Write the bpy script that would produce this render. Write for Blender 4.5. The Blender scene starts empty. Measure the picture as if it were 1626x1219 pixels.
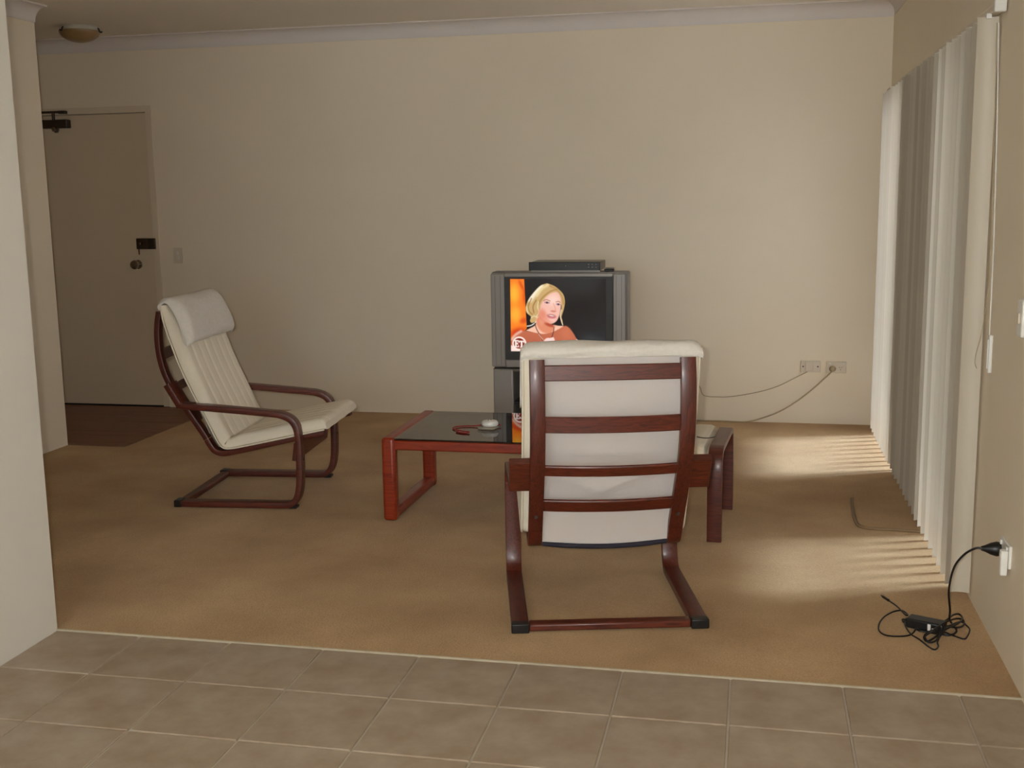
import bpy, bmesh, math, random
import numpy as np
from mathutils import Vector, Matrix
random.seed(4)
scene = bpy.context.scene
COL = scene.collection

# ------------------------------------------------------------------ camera
F_PX, CX, CY, CAM_H = 1804.04, 813.0, 609.5, 1.4763
RIGHT = Vector((0.978153, 0.207375, -0.014566))
DOWN = Vector((0.019646, -0.161968, -0.986600))
FWD = Vector((-0.206956, 0.964760, -0.162504))
CAM = Vector((0, 0, CAM_H))
cam_data = bpy.data.cameras.new('camera')
cam_data.sensor_width = 36.0
cam_data.lens = F_PX / 1626.0 * 36.0
cam_data.clip_start = 0.02
cam = bpy.data.objects.new('camera', cam_data)
COL.objects.link(cam)
mw = Matrix.Identity(4)
for i, v in enumerate((RIGHT, -DOWN, -FWD)):
    for j in range(3):
        mw[j][i] = v[j]
mw.translation = CAM
cam.matrix_world = mw
scene.camera = cam

def pix(u, v, axis, val):
    """pixel -> the point of its ray on the plane (axis = val)"""
    r = RIGHT * ((u - CX) / F_PX) + DOWN * ((v - CY) / F_PX) + FWD
    t = (val - CAM[axis]) / r[axis]
    return CAM + r * t

# ------------------------------------------------------------------ light
world = bpy.data.worlds.new('sky')
scene.world = world
world.use_nodes = True
wbg = world.node_tree.nodes['Background']
wbg.inputs['Color'].default_value = (0.90, 0.97, 1.08, 1)
wbg.inputs['Strength'].default_value = 4.8

sun = bpy.data.lights.new('sun', 'SUN')
sun.energy = 13.0
sun.color = (0.68, 0.92, 1.36)
sun.angle = math.radians(7)
suno = bpy.data.objects.new('sun', sun)
COL.objects.link(suno)
SUN_EL, SUN_AZ = math.radians(64), math.radians(19)      # azimuth from +x towards +y
sd = Vector((math.cos(SUN_EL) * math.cos(SUN_AZ), math.cos(SUN_EL) * math.sin(SUN_AZ), math.sin(SUN_EL)))
suno.rotation_euler = sd.to_track_quat('Z', 'Y').to_euler()
suno.location = (6, 6, 8)

fl = bpy.data.lights.new('camera_flash', 'SPOT')
fl.energy = 95
fl.color = (1.0, 0.97, 0.93)
fl.spot_size = math.radians(75)
fl.spot_blend = 0.6
fl.shadow_soft_size = 0.015
flo = bpy.data.objects.new('camera_flash', fl)
COL.objects.link(flo)
flo.matrix_world = mw.copy()
flo.matrix_world.translation = CAM - RIGHT * 0.05 - DOWN * 0.03

vs = scene.view_settings
vs.view_transform = 'Standard'
vs.look = 'None'
vs.gamma = 1.0
vs.use_curve_mapping = False
vs.exposure = 0.95

# ------------------------------------------------------------------ helpers
def lin(c):
    out = []
    for x in c[:3]:
        x = x / 255.0
        out.append(x / 12.92 if x <= 0.04045 else ((x + 0.055) / 1.055) ** 2.4)
    return tuple(out) + (1.0,)

def new_mat(name):
    m = bpy.data.materials.new(name)
    m.use_nodes = True
    nt = m.node_tree
    return m, nt, nt.nodes, nt.links, nt.nodes['Principled BSDF']

def plain(name, rgb, rough=0.5, metal=0.0, spec=0.5, vary=0.0, scale=8.0, bump=0.0, bscale=200.0, coat=0.0):
    m, nt, N, L, b = new_mat(name)
    b.inputs['Roughness'].default_value = rough
    b.inputs['Metallic'].default_value = metal
    b.inputs['Specular IOR Level'].default_value = spec
    b.inputs['Coat Weight'].default_value = coat
    b.inputs['Coat Roughness'].default_value = 0.12
    c = lin(rgb)
    tc = N.new('ShaderNodeTexCoord')
    if vary > 0:
        nz = N.new('ShaderNodeTexNoise'); nz.inputs['Scale'].default_value = scale; nz.inputs['Detail'].default_value = 5
        L.new(tc.outputs['Object'], nz.inputs['Vector'])
        rp = N.new('ShaderNodeValToRGB')
        rp.color_ramp.elements[0].position = 0.3; rp.color_ramp.elements[1].position = 0.7
        rp.color_ramp.elements[0].color = tuple(x * (1 - vary) for x in c[:3]) + (1,)
        rp.color_ramp.elements[1].color = tuple(min(1, x * (1 + vary)) for x in c[:3]) + (1,)
        L.new(nz.outputs['Fac'], rp.inputs['Fac']); L.new(rp.outputs['Color'], b.inputs['Base Color'])
    else:
        b.inputs['Base Color'].default_value = c
    if bump > 0:
        n2 = N.new('ShaderNodeTexNoise'); n2.inputs['Scale'].default_value = bscale; n2.inputs['Detail'].default_value = 3
        L.new(tc.outputs['Object'], n2.inputs['Vector'])
        bp = N.new('ShaderNodeBump'); bp.inputs['Strength'].default_value = bump; bp.inputs['Distance'].default_value = 0.002
        L.new(n2.outputs['Fac'], bp.inputs['Height']); L.new(bp.outputs['Normal'], b.inputs['Normal'])
    return m

def wood(name, dark, light, stretch=(1, 14, 14), rough=0.42, coat=0.22, scale=5.0):
    m, nt, N, L, b = new_mat(name)
    tc = N.new('ShaderNodeTexCoord')
    mp = N.new('ShaderNodeMapping'); mp.inputs['Scale'].default_value = stretch
    L.new(tc.outputs['Object'], mp.inputs['Vector'])
    nz = N.new('ShaderNodeTexNoise'); nz.inputs['Scale'].default_value = scale
    nz.inputs['Detail'].default_value = 6; nz.inputs['Distortion'].default_value = 1.6
    L.new(mp.outputs['Vector'], nz.inputs['Vector'])
    rp = N.new('ShaderNodeValToRGB')
    rp.color_ramp.elements[0].position = 0.32; rp.color_ramp.elements[1].position = 0.68
    rp.color_ramp.elements[0].color = lin(dark); rp.color_ramp.elements[1].color = lin(light)
    L.new(nz.outputs['Fac'], rp.inputs['Fac']); L.new(rp.outputs['Color'], b.inputs['Base Color'])
    b.inputs['Roughness'].default_value = rough
    b.inputs['Coat Weight'].default_value = coat
    b.inputs['Coat Roughness'].default_value = 0.2
    return m

WALL = plain('cream_wall_paint', (241, 227, 204), 0.62, spec=0.25, vary=0.02, scale=1.5, bump=0.08, bscale=160)
WALL_L = plain('daylit_wall_tone', (224, 217, 205), 0.6, spec=0.25, vary=0.02, scale=1.5, bump=0.08, bscale=160)  # cooler light on the left wall put into its colour
CEIL = plain('ceiling_paint', (240, 229, 212), 0.8, spec=0.2, bump=0.08, bscale=120)
CORN = plain('cornice_paint', (230, 220, 212), 0.6, spec=0.25)
DOORP = plain('door_paint', (220, 202, 176), 0.45, spec=0.35, vary=0.03, scale=2)
FRAMEP = plain('door_frame_paint', (226, 210, 186), 0.4, spec=0.35)
DARKMETAL = plain('dark_bronze_metal', (74, 62, 52), 0.4, metal=0.7)
CHROME = plain('worn_chrome', (150, 140, 128), 0.22, metal=1.0)
GROUT = plain('grout', (186, 174, 156), 0.9, vary=0.06, scale=30)
WHITEP = plain('white_plastic', (232, 228, 220), 0.35)
CREAMP = plain('cream_plastic', (220, 207, 186), 0.4)
BLACKP = plain('black_plastic', (20, 19, 20), 0.38)
DARKP = plain('charcoal_plastic', (52, 48, 46), 0.45)
SILVER = plain('silver_plastic', (158, 152, 146), 0.34, metal=0.12, vary=0.02)
SILVER_D = plain('silver_plastic_dark', (110, 102, 94), 0.4, metal=0.3)
CABLE_B = plain('beige_cable', (178, 160, 128), 0.5)
CABLE_T = plain('tan_cable', (146, 118, 84), 0.6)
CABLE_K = plain('black_cable', (16, 14, 14), 0.4)
RED = plain('red_cord', (150, 28, 24), 0.55)
REDWOOD = wood('mahogany_stain_lengthwise', (66, 24, 14), (104, 42, 24), stretch=(1.5, 16, 16))
REDWOOD_Y = wood('mahogany_stain_crosswise', (66, 24, 14), (108, 44, 25), stretch=(18, 2.0, 18))
REDWOOD_Z = wood('mahogany_stain_upright', (62, 22, 13), (100, 40, 23), stretch=(18, 18, 1.8))
TABLEWOOD = wood('cherry_stain', (122, 30, 8), (156, 54, 18), rough=0.36)
FABRIC = plain('cream_canvas', (236, 224, 202), 0.9, spec=0.12, vary=0.02, scale=6, bump=0.35, bscale=420)
SLINGF = plain('grey_white_canvas', (210, 200, 193), 0.9, spec=0.1, vary=0.02, scale=5, bump=0.3, bscale=420)
FABRIC_P = plain('cream_fleece', (223, 215, 204), 0.95, spec=0.1, vary=0.04, scale=60, bump=0.6, bscale=260)
PIPING = plain('dark_webbing', (34, 30, 44), 0.8)
LAMPGLASS = plain('amber_lamp_glass', (150, 120, 78), 0.3, vary=0.12, scale=14)
ALU = plain('aluminium', (170, 165, 155), 0.35, metal=0.8)
OUTGROUND = plain('balcony_concrete', (200, 192, 180), 0.9, vary=0.06, scale=3)

def carpet_mat():
    m, nt, N, L, b = new_mat('tan_carpet')
    tc = N.new('ShaderNodeTexCoord')
    a = N.new('ShaderNodeTexNoise'); a.inputs['Scale'].default_value = 2.2; a.inputs['Detail'].default_value = 6
    f = N.new('ShaderNodeTexNoise'); f.inputs['Scale'].default_value = 150; f.inputs['Detail'].default_value = 4
    for n in (a, f):
        L.new(tc.outputs['Object'], n.inputs['Vector'])
    r1 = N.new('ShaderNodeValToRGB')
    r1.color_ramp.elements[0].position = 0.3; r1.color_ramp.elements[1].position = 0.72
    r1.color_ramp.elements[0].color = lin((172, 133, 88)); r1.color_ramp.elements[1].color = lin((202, 165, 117))
    L.new(a.outputs['Fac'], r1.inputs['Fac'])
    r2 = N.new('ShaderNodeValToRGB')
    r2.color_ramp.elements[0].position = 0.3; r2.color_ramp.elements[1].position = 0.75
    r2.color_ramp.elements[0].color = (0.72, 0.72, 0.72, 1); r2.color_ramp.elements[1].color = (1.1, 1.1, 1.1, 1)
    L.new(f.outputs['Fac'], r2.inputs['Fac'])
    mx = N.new('ShaderNodeMix'); mx.data_type = 'RGBA'; mx.blend_type = 'MULTIPLY'; mx.inputs['Factor'].default_value = 0.7
    L.new(r1.outputs['Color'], mx.inputs['A']); L.new(r2.outputs['Color'], mx.inputs['B'])
    L.new(mx.outputs['Result'], b.inputs['Base Color'])
    b.inputs['Roughness'].default_value = 1.0
    b.inputs['Specular IOR Level'].default_value = 0.05
    b.inputs['Sheen Weight'].default_value = 0.35
    b.inputs['Sheen Tint'].default_value = lin((225, 210, 190))
    bp = N.new('ShaderNodeBump'); bp.inputs['Strength'].default_value = 0.7; bp.inputs['Distance'].default_value = 0.006
    L.new(f.outputs['Fac'], bp.inputs['Height']); L.new(bp.outputs['Normal'], b.inputs['Normal'])
    return m
CARPET = carpet_mat()

def tile_mat():
    m, nt, N, L, b = new_mat('stone_look_tile')
    tc = N.new('ShaderNodeTexCoord'); oi = N.new('ShaderNodeObjectInfo')
    ad = N.new('ShaderNodeVectorMath'); ad.operation = 'ADD'
    sc_ = N.new('ShaderNodeVectorMath'); sc_.operation = 'SCALE'; sc_.inputs['Scale'].default_value = 40
    cb = N.new('ShaderNodeCombineXYZ')
    L.new(oi.outputs['Random'], cb.inputs[0]); L.new(oi.outputs['Random'], cb.inputs[1])
    L.new(cb.outputs[0], sc_.inputs[0]); L.new(tc.outputs['Object'], ad.inputs[0]); L.new(sc_.outputs[0], ad.inputs[1])
    nz = N.new('ShaderNodeTexNoise'); nz.inputs['Scale'].default_value = 7; nz.inputs['Detail'].default_value = 8; nz.inputs['Roughness'].default_value = 0.6
    L.new(ad.outputs[0], nz.inputs['Vector'])
    rp = N.new('ShaderNodeValToRGB')
    rp.color_ramp.elements[0].position = 0.28; rp.color_ramp.elements[1].position = 0.7
    rp.color_ramp.elements[0].color = lin((154, 132, 109)); rp.color_ramp.elements[1].color = lin((176, 160, 141))
    L.new(nz.outputs['Fac'], rp.inputs['Fac']); L.new(rp.outputs['Color'], b.inputs['Base Color'])
    b.inputs['Roughness'].default_value = 0.42
    b.inputs['Specular IOR Level'].default_value = 0.4
    return m
TILE = tile_mat()

def plank_mat():
    m = wood('merbau_planks', (92, 50, 26), (140, 80, 46), stretch=(1.2, 22, 10), rough=0.4, coat=0.1, scale=3.0)
    return m
PLANK = plank_mat()

def slat_mat():
    m, nt, N, L, b = new_mat('vinyl_blind_slat')
    out = N['Material Output']
    oi = N.new('ShaderNodeObjectInfo')
    rp = N.new('ShaderNodeValToRGB')
    rp.color_ramp.elements[0].color = lin((182, 169, 149)); rp.color_ramp.elements[1].color = lin((206, 195, 176))
    L.new(oi.outputs['Random'], rp.inputs['Fac']); L.new(rp.outputs['Color'], b.inputs['Base Color'])
    b.inputs['Roughness'].default_value = 0.55
    tr = N.new('ShaderNodeBsdfTranslucent'); tr.inputs['Color'].default_value = lin((236, 200, 152))
    mx = N.new('ShaderNodeMixShader'); mx.inputs['Fac'].default_value = 0.08
    L.new(b.outputs[0], mx.inputs[1]); L.new(tr.outputs[0], mx.inputs[2]); L.new(mx.outputs[0], out.inputs['Surface'])
    return m
SLAT = slat_mat()

def thin_glass(name, tint, ior=1.5, rough=0.0):
    m, nt, N, L, b = new_mat(name)
    out = N['Material Output']; N.remove(b)
    t = N.new('ShaderNodeBsdfTransparent'); t.inputs['Color'].default_value = tint
    g = N.new('ShaderNodeBsdfGlossy'); g.inputs['Roughness'].default_value = rough; g.inputs['Color'].default_value = (1, 1, 1, 1)
    fr = N.new('ShaderNodeFresnel')
    geo = N.new('ShaderNodeNewGeometry')          # both faces of the thin sheet reflect like its outside
    ma = N.new('ShaderNodeMath'); ma.operation = 'MULTIPLY_ADD'
    ma.inputs[1].default_value = 1 / ior - ior; ma.inputs[2].default_value = ior
    L.new(geo.outputs['Backfacing'], ma.inputs[0]); L.new(ma.outputs[0], fr.inputs['IOR'])
    mx = N.new('ShaderNodeMixShader')
    L.new(fr.outputs[0], mx.inputs[0]); L.new(t.outputs[0], mx.inputs[1]); L.new(g.outputs[0], mx.inputs[2])
    L.new(mx.outputs[0], out.inputs['Surface'])
    return m
PANE = thin_glass('window_glass', (0.92, 0.95, 0.93, 1))
DIM_PANE_NEAR = thin_glass('light_cutting_glass_near', (0.42, 0.42, 0.41, 1))  # tint added to cut the daylight through the near window
DIM_PANE_FAR = thin_glass('light_cutting_glass_far', (0.55, 0.55, 0.55, 1))  # milder tint added to cut sky light through the far window
SMOKED = thin_glass('smoked_glass', (0.34, 0.31, 0.27, 1), ior=1.52, rough=0.01)

# ---- mesh helpers
def obj(name, verts, faces, material, parent=None, smooth=False, loc=None, sharp=40):
    me = bpy.data.meshes.new(name)
    me.from_pydata([tuple(v) for v in verts], [], faces)
    bm = bmesh.new(); bm.from_mesh(me)
    bmesh.ops.recalc_face_normals(bm, faces=bm.faces)
    bm.to_mesh(me); bm.free()
    me.materials.append(material)
    o = bpy.data.objects.new(name, me)
    COL.objects.link(o)
    if smooth:
        for p in me.polygons: p.use_smooth = True
        me.set_sharp_from_angle(angle=math.radians(sharp))
    if parent: o.parent = parent
    if loc is not None: o.location = loc
    return o

def tag(o, label, cat, group=None):
    o['label'] = label; o['category'] = cat
    if group: o['group'] = group
    return o

def struct(o):
    o['kind'] = 'structure'
    return o

def thing(name, label, cat, loc=(0, 0, 0), rz=0.0, group=None):
    o = bpy.data.objects.new(name, None)
    o.empty_display_size = 0.1
    COL.objects.link(o)
    o.location = loc; o.rotation_euler = (0, 0, rz)
    return tag(o, label, cat, group)

def bevel(o, w=0.004, seg=2):
    md = o.modifiers.new('bevel', 'BEVEL'); md.width = w; md.segments = seg; md.limit_method = 'ANGLE'
    md.angle_limit = math.radians(35)
    for p in o.data.polygons: p.use_smooth = True
    o.data.set_sharp_from_angle(angle=math.radians(45))
    return o

def boxdata(x0, x1, y0, y1, z0, z1):
    v = [(x, y, z) for x in (x0, x1) for y in (y0, y1) for z in (z0, z1)]
    f = [(0, 1, 3, 2), (4, 6, 7, 5), (0, 4, 5, 1), (2, 3, 7, 6), (0, 2, 6, 4), (1, 5, 7, 3)]
    return v, f

def box(name, x0, x1, y0, y1, z0, z1, material, parent=None, bev=0.0, seg=2):
    v, f = boxdata(x0, x1, y0, y1, z0, z1)
    o = obj(name, v, f, material, parent)
    if bev: bevel(o, bev, seg)
    return o

def boxes(name, lst, material, parent=None):
    V, F = [], []
    for b in lst:
        v, f = boxdata(*b); n = len(V); V += v; F += [tuple(i + n for i in q) for q in f]
    return obj(name, V, F, material, parent)

def prism(name, pts, axis, a0, a1, material, parent=None, bev=0.0, smooth=False):
    """polygon pts in the two other axes, extruded along axis"""
    V = []
    for a in (a0, a1):
        for p in pts:
            q = list(p); q.insert(axis, a); V.append(tuple(q))
    n = len(pts)
    F = [tuple(range(n)), tuple(range(2 * n - 1, n - 1, -1))]
    F += [(i, (i + 1) % n, n + (i + 1) % n, n + i) for i in range(n)]
    o = obj(name, V, F, material, parent, smooth)
    if bev: bevel(o, bev)
    return o

def crom(pts, n=8):
    """Catmull-Rom through pts"""
    P = [Vector(p) for p in pts]
    P = [P[0] * 2 - P[1]] + P + [P[-1] * 2 - P[-2]]
    out = []
    for i in range(1, len(P) - 2):
        p0, p1, p2, p3 = P[i - 1:i + 3]
        for k in range(n):
            t = k / n
            out.append(0.5 * ((2 * p1) + (p2 - p0) * t + (2 * p0 - 5 * p1 + 4 * p2 - p3) * t * t + (3 * p1 - p0 - 3 * p2 + p3) * t ** 3))
    out.append(P[-2])
    return out

def tube(name, pts, r, material, parent=None, n=8, sub=8, taper=None):
    path = crom(pts, sub) if sub > 1 else [Vector(p) for p in pts]
    V, F = [], []
    up = Vector((0, 0, 1))
    t0 = (path[1] - path[0]).normalized()
    side = t0.cross(up)
    if side.length < 1e-3: side = t0.cross(Vector((1, 0, 0)))
    side.normalize()
    for i, p in enumerate(path):
        t = (path[min(i + 1, len(path) - 1)] - path[max(i - 1, 0)]).normalized()
        side = (side - t * side.dot(t)).normalized()
        b = t.cross(side)
        rr = r if taper is None else r * taper[min(int(i / sub), len(taper) - 1)]
        for k in range(n):
            a = 2 * math.pi * k / n
            V.append(p + (side * math.cos(a) + b * math.sin(a)) * rr)
    m = len(path)
    for i in range(m - 1):
        for k in range(n):
            F.append((i * n + k, i * n + (k + 1) % n, (i + 1) * n + (k + 1) % n, (i + 1) * n + k))
    F.append(tuple(range(n))); F.append(tuple(range((m - 1) * n, m * n)))
    return obj(name, V, F, material, parent, smooth=True)

def lathe(name, prof, material, parent=None, n=32, axis='z', loc=None):
    """prof: list of (r, h)"""
    V, F = [], []
    for (r, h) in prof:
        for k in range(n):
            a = 2 * math.pi * k / n
            c, s = r * math.cos(a), r * math.sin(a)
            V.append({'z': (c, s, h), 'y': (c, h, s), 'x': (h, c, s)}[axis])
    for i in range(len(prof) - 1):
        for k in range(n):
            F.append((i * n + k, i * n + (k + 1) % n, (i + 1) * n + (k + 1) % n, (i + 1) * n + k))
    F.append(tuple(range(n))); F.append(tuple(range((len(prof) - 1) * n, len(prof) * n)))
    return obj(name, V, F, material, parent, smooth=True, loc=loc)

def strip(name, path, thick, w0, w1, material, parent=None, r=0.0035, n=8, rawpath=False, bow=None):
    """bent laminate: path in (u, z) swept, width along the local y from w0 to w1 (round-edged cross-section)"""
    P = [Vector((p[0], p[1])) for p in path] if rawpath else [Vector((p[0], p[1])) for p in crom([(a, b, 0) for a, b in path], n)]
    h = thick / 2
    sec = []
    for (cx_, cy_, a0) in ((w1 - r, h - r, 0), (w0 + r, h - r, 90), (w0 + r, -h + r, 180), (w1 - r, -h + r, 270)):
        for k in range(3):
            a = math.radians(a0 + 45 * k); sec.append((cx_ + r * math.cos(a), cy_ + r * math.sin(a)))
    V, F = [], []
    m = len(sec)
    for i, p in enumerate(P):
        t = (P[min(i + 1, len(P) - 1)] - P[max(i - 1, 0)]).normalized()
        nn = Vector((-t.y, t.x))
        for (w, d) in sec:
            q = p + nn * d
            V.append((q.x, w, q.y))
    for i in range(len(P) - 1):
        for k in range(m):
            F.append((i * m + k, i * m + (k + 1) % m, (i + 1) * m + (k + 1) % m, (i + 1) * m + k))
    F.append(tuple(range(m))); F.append(tuple(range((len(P) - 1) * m, len(P) * m)))
    return obj(name, V, F, material, parent, smooth=True, sharp=24)

def copy_tree(root):
    r = root.copy(); COL.objects.link(r)
    for ch in list(root.children):
        c = ch.copy(); COL.objects.link(c); c.parent = r
        for g in list(ch.children):
            d = g.copy(); COL.objects.link(d); d.parent = c
    return r

# ------------------------------------------------------------------ the room
XR, XL, XE, D, YE, YN = 0.795, -2.376, -4.145, 7.471, 3.387, 6.166
CZ = 2.612            # ceiling
YB = -2.6             # wall behind the camera
XFL = -5.4            # left end of the entry
WT = 0.2

# floors: carpet, tiles, timber
def grid_slab(name, x0, x1, y0, y1, z, depth, material, step=0.05, amp=0.003):
    nx = max(2, int((x1 - x0) / step)); ny = max(2, int((y1 - y0) / step))
    rng = random.Random(3)
    V = []
    ph = [(rng.uniform(2, 9), rng.uniform(2, 9), rng.uniform(0, 6.3)) for _ in range(6)]
    for j in range(ny + 1):
        for i in range(nx + 1):
            x = x0 + (x1 - x0) * i / nx; y = y0 + (y1 - y0) * j / ny
            zz = sum(math.sin(a * x + b * y + c) for a, b, c in ph) / 6 * amp
            V.append((x, y, z + zz - amp))
    F = [(j * (nx + 1) + i, j * (nx + 1) + i + 1, (j + 1) * (nx + 1) + i + 1, (j + 1) * (nx + 1) + i) for j in range(ny) for i in range(nx)]
    n = len(V)
    V += [(x0, y0, z - depth), (x1, y0, z - depth), (x1, y1, z - depth), (x0, y1, z - depth)]
    F.append((n, n + 3, n + 2, n + 1))
    row = lambda j: [j * (nx + 1) + i for i in range(nx + 1)]
    col = lambda i: [j * (nx + 1) + i for j in range(ny + 1)]
    F.append(tuple([n, n + 1] + row(0)[::-1])); F.append(tuple([n + 2, n + 3] + row(ny)))
    F.append(tuple([n + 3, n] + col(0))); F.append(tuple([n + 1, n + 2] + col(nx)[::-1]))
    return obj(name, V, F, material, smooth=True)

XT = -3.755           # right edge of the timber in the entry
carpet = struct(grid_slab('floor', XT, XR, YE, D, 0.0, 0.05, CARPET, amp=0.0015))
carpet2 = grid_slab('carpet_strip', XE, XT, YE, YN, 0.0, 0.05, CARPET, amp=0.0015); carpet2.parent = carpet
tilefloor = struct(box('floor_tiled', XL, XR, YB, YE, -0.06, -0.007, GROUT))
timber = struct(box('floor_timber', XFL, XT, YN, D + .06, -0.06, -0.016, plain('timber_underlay', (60, 34, 20), 0.8)))
trimm = struct(box('trim_1', XL, XR, YE - 0.005, YE + 0.002, -0.05, 0.0005, plain('worn_edge_strip', (196, 182, 156), 0.6, vary=0.08, scale=20)))

# tiles, one by one
S = 1 / 3.0
x0t, y1t = -2.0483, 3.0593
tv_, tf_ = boxdata(0, S - 0.006, 0, S - 0.006, -0.012, 0)
rows = [(y1t, YE - 0.007)] + [(y1t - S * (k + 1), y1t - S * k) for k in range(16)]
cols = [(XL + 0.001, x0t)] + [(x0t + S * k, min(x0t + S * (k + 1), XR)) for k in range(9)]
cache = {}
for (ya, yb) in rows:
    if yb < YB + 0.1: continue
    ya = max(ya, YB)
    for (xa, xb) in cols:
        w, h = xb - xa - 0.006, yb - ya - 0.006
        if w < 0.02 or h < 0.02: continue
        key = (round(w, 3), round(h, 3))
        if key not in cache:
            o = box('tile', -w / 2, w / 2, -h / 2, h / 2, -0.010, 0, TILE)
            bm = bmesh.new(); bm.from_mesh(o.data)
            bmesh.ops.bevel(bm, geom=[e for e in bm.edges if all(v.co.z > -0.001 for v in e.verts)], offset=0.0025, segments=1, affect='EDGES')
            bm.to_mesh(o.data); bm.free()
            cache[key] = o.data
        else:
            o = bpy.data.objects.new('tile', cache[key]); COL.objects.link(o)
        o.parent = tilefloor
        o.location = ((xa + xb) / 2, (ya + yb) / 2, -0.002 + random.uniform(-0.0006, 0.0006))
        o.rotation_euler = (random.uniform(-.001, .001), random.uniform(-.001, .001), 0)

# planks in the entry
pw = (D - YN) / 12
for k in range(12):
    ya = YN + k * pw
    xs = [XFL, XFL + random.uniform(.3, .75), XT]
    xs = [xs[0], xs[1], min(xs[1] + random.uniform(.45, .8), XT - .1), XT]
    for a, b in zip(xs[:-1], xs[1:]):
        o = box('plank', a + .001, b - .001, ya + .001, ya + pw - .001, -0.016, -0.004 + random.uniform(-.0004, .0004), PLANK, timber)

# walls
dL, dR, dT = -5.04, -4.207, 2.10      # entry door leaf
fw_ = 0.045
wall_back = struct(boxes('wall_back', [(XFL - WT, dL - fw_, D, D + WT, -.06, CZ), (dR + fw_, XR + WT, D, D + WT, -.06, CZ), (dL - fw_, dR + fw_, D, D + WT, dT + fw_, CZ)], WALL))
W1 = (6.20, 7.25, 2.04)     # far window  y0, y1, top
W2 = (4.36, 5.12, 2.04)     # near window
W4 = (-1.9, -0.8, 1.0, 2.1)   # unseen kitchen window, added behind the camera to light the left wall
struct(boxes('wall_right', [(XR, XR + WT, YB, W4[0], -.06, CZ), (XR, XR + WT, W4[0], W4[1], -.06, W4[2]), (XR, XR + WT, W4[0], W4[1], W4[3], CZ), (XR, XR + WT, W4[1], W2[0], -.06, CZ), (XR, XR + WT, W2[1], W1[0], -.06, CZ), (XR, XR + WT, W1[1], D, -.06, CZ),
                            (XR, XR + WT, W2[0], W2[1], W2[2], CZ), (XR, XR + WT, W1[0], W1[1], W1[2], CZ)], WALL))
struct(box('wall_left', XE - WT, XL, YB - WT, YE, -.06, CZ, WALL_L))
struct(boxes('wall_left_entry', [(XE - WT, XE, YE, YN, -.06, CZ), (XFL, XE - WT, YN - WT, YN, -.06, CZ)], WALL))
struct(box('wall_entry_end', XFL - WT, XFL, YN - WT, D, -.06, CZ, WALL))
K0, K1, KZ0, KZ1 = -2.1, 0.6, 0.8, 2.2  # unseen rear opening, enlarged to brighten the back wall
struct(boxes('wall_rear', [(XL, K0, YB - WT, YB, -.06, CZ), (K1, XR + WT, YB - WT, YB, -.06, CZ), (K0, K1, YB - WT, YB, -.06, KZ0), (K0, K1, YB - WT, YB, KZ1, CZ)], WALL))
struct(box('ceiling', XFL - WT, XR + WT, YB - WT, D + WT, CZ, CZ + 0.15, CEIL))
struct(box('wall_sky_block', XR + WT, XR + 2.6, 3.85, 4.05, -.12, 3.2, OUTGROUND))  # unseen wall added to keep sky light off the slats
struct(box('wall_sky_block_far', XR + WT, XR + WT + 1.4, 5.95, 6.08, -.12, 3.2, OUTGROUND))  # unseen wall added to dim the far slats and back wall
struct(box('ground_outside', XR + WT, 14, -14, 22, -0.30, -0.12, OUTGROUND))

# windows: frame, mullion and pane of the openings
def window(name, axis, a0, a1, z0, z1, pos, pane=None):
    fr = 0.045
    def bb(a, b, c, d):
        return (pos + .06, pos + .11, a, b, c, d) if axis == 'y' else (a, b, pos + .06, pos + .11, c, d)
    o = struct(boxes(name, [bb(a0, a0 + fr, z0, z1), bb(a1 - fr, a1, z0, z1), bb(a0 + fr, a1 - fr, z0, z0 + fr), bb(a0 + fr, a1 - fr, z1 - fr, z1)], ALU))
    p0 = (pos + .083, pos + .087, a0 + fr, a1 - fr, z0 + fr, z1 - fr) if axis == 'y' else (a0 + fr, a1 - fr, pos + .083, pos + .087, z0 + fr, z1 - fr)
    box('pane', *p0, pane or PANE, o)
window('window_1', 'y', W1[0], W1[1], 0.0, W1[2], XR, DIM_PANE_FAR)
window('window_2', 'y', W2[0], W2[1], 0.0, W2[2], XR, DIM_PANE_NEAR)
window('unseen_window_4', 'y', W4[0], W4[1], W4[2], W4[3], XR)
window('unseen_window_3', 'x', K0, K1, KZ0, KZ1, YB - 0.17)

# cove cornices
def cove(c=0.092, n=10):
    """profile in (distance from wall, height below ceiling)"""
    pts = [(0, 0), (0, -c), (0.006, -c), (0.006, -c + .006)]
    for k in range(n + 1):
        a = math.pi / 2 * k / n
        pts.append((0.008 + (c - 0.014) * (1 - math.cos(a)), -c + .006 + (c - 0.014) * math.sin(a)))
    pts += [(c, -0.008), (c, 0)]
    return pts
cv = cove()
struct(prism('trim_2', [(D - d, CZ + h) for d, h in cv], 0, XFL, XR, CORN, smooth=True))
struct(prism('trim_3', [(XE + d, CZ + h) for d, h in cv], 1, YE, YN, CORN, smooth=True))
struct(prism('trim_4', [(XR - d, CZ + h) for d, h in cv], 1, YB, D - 0.092, CORN, smooth=True))

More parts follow.
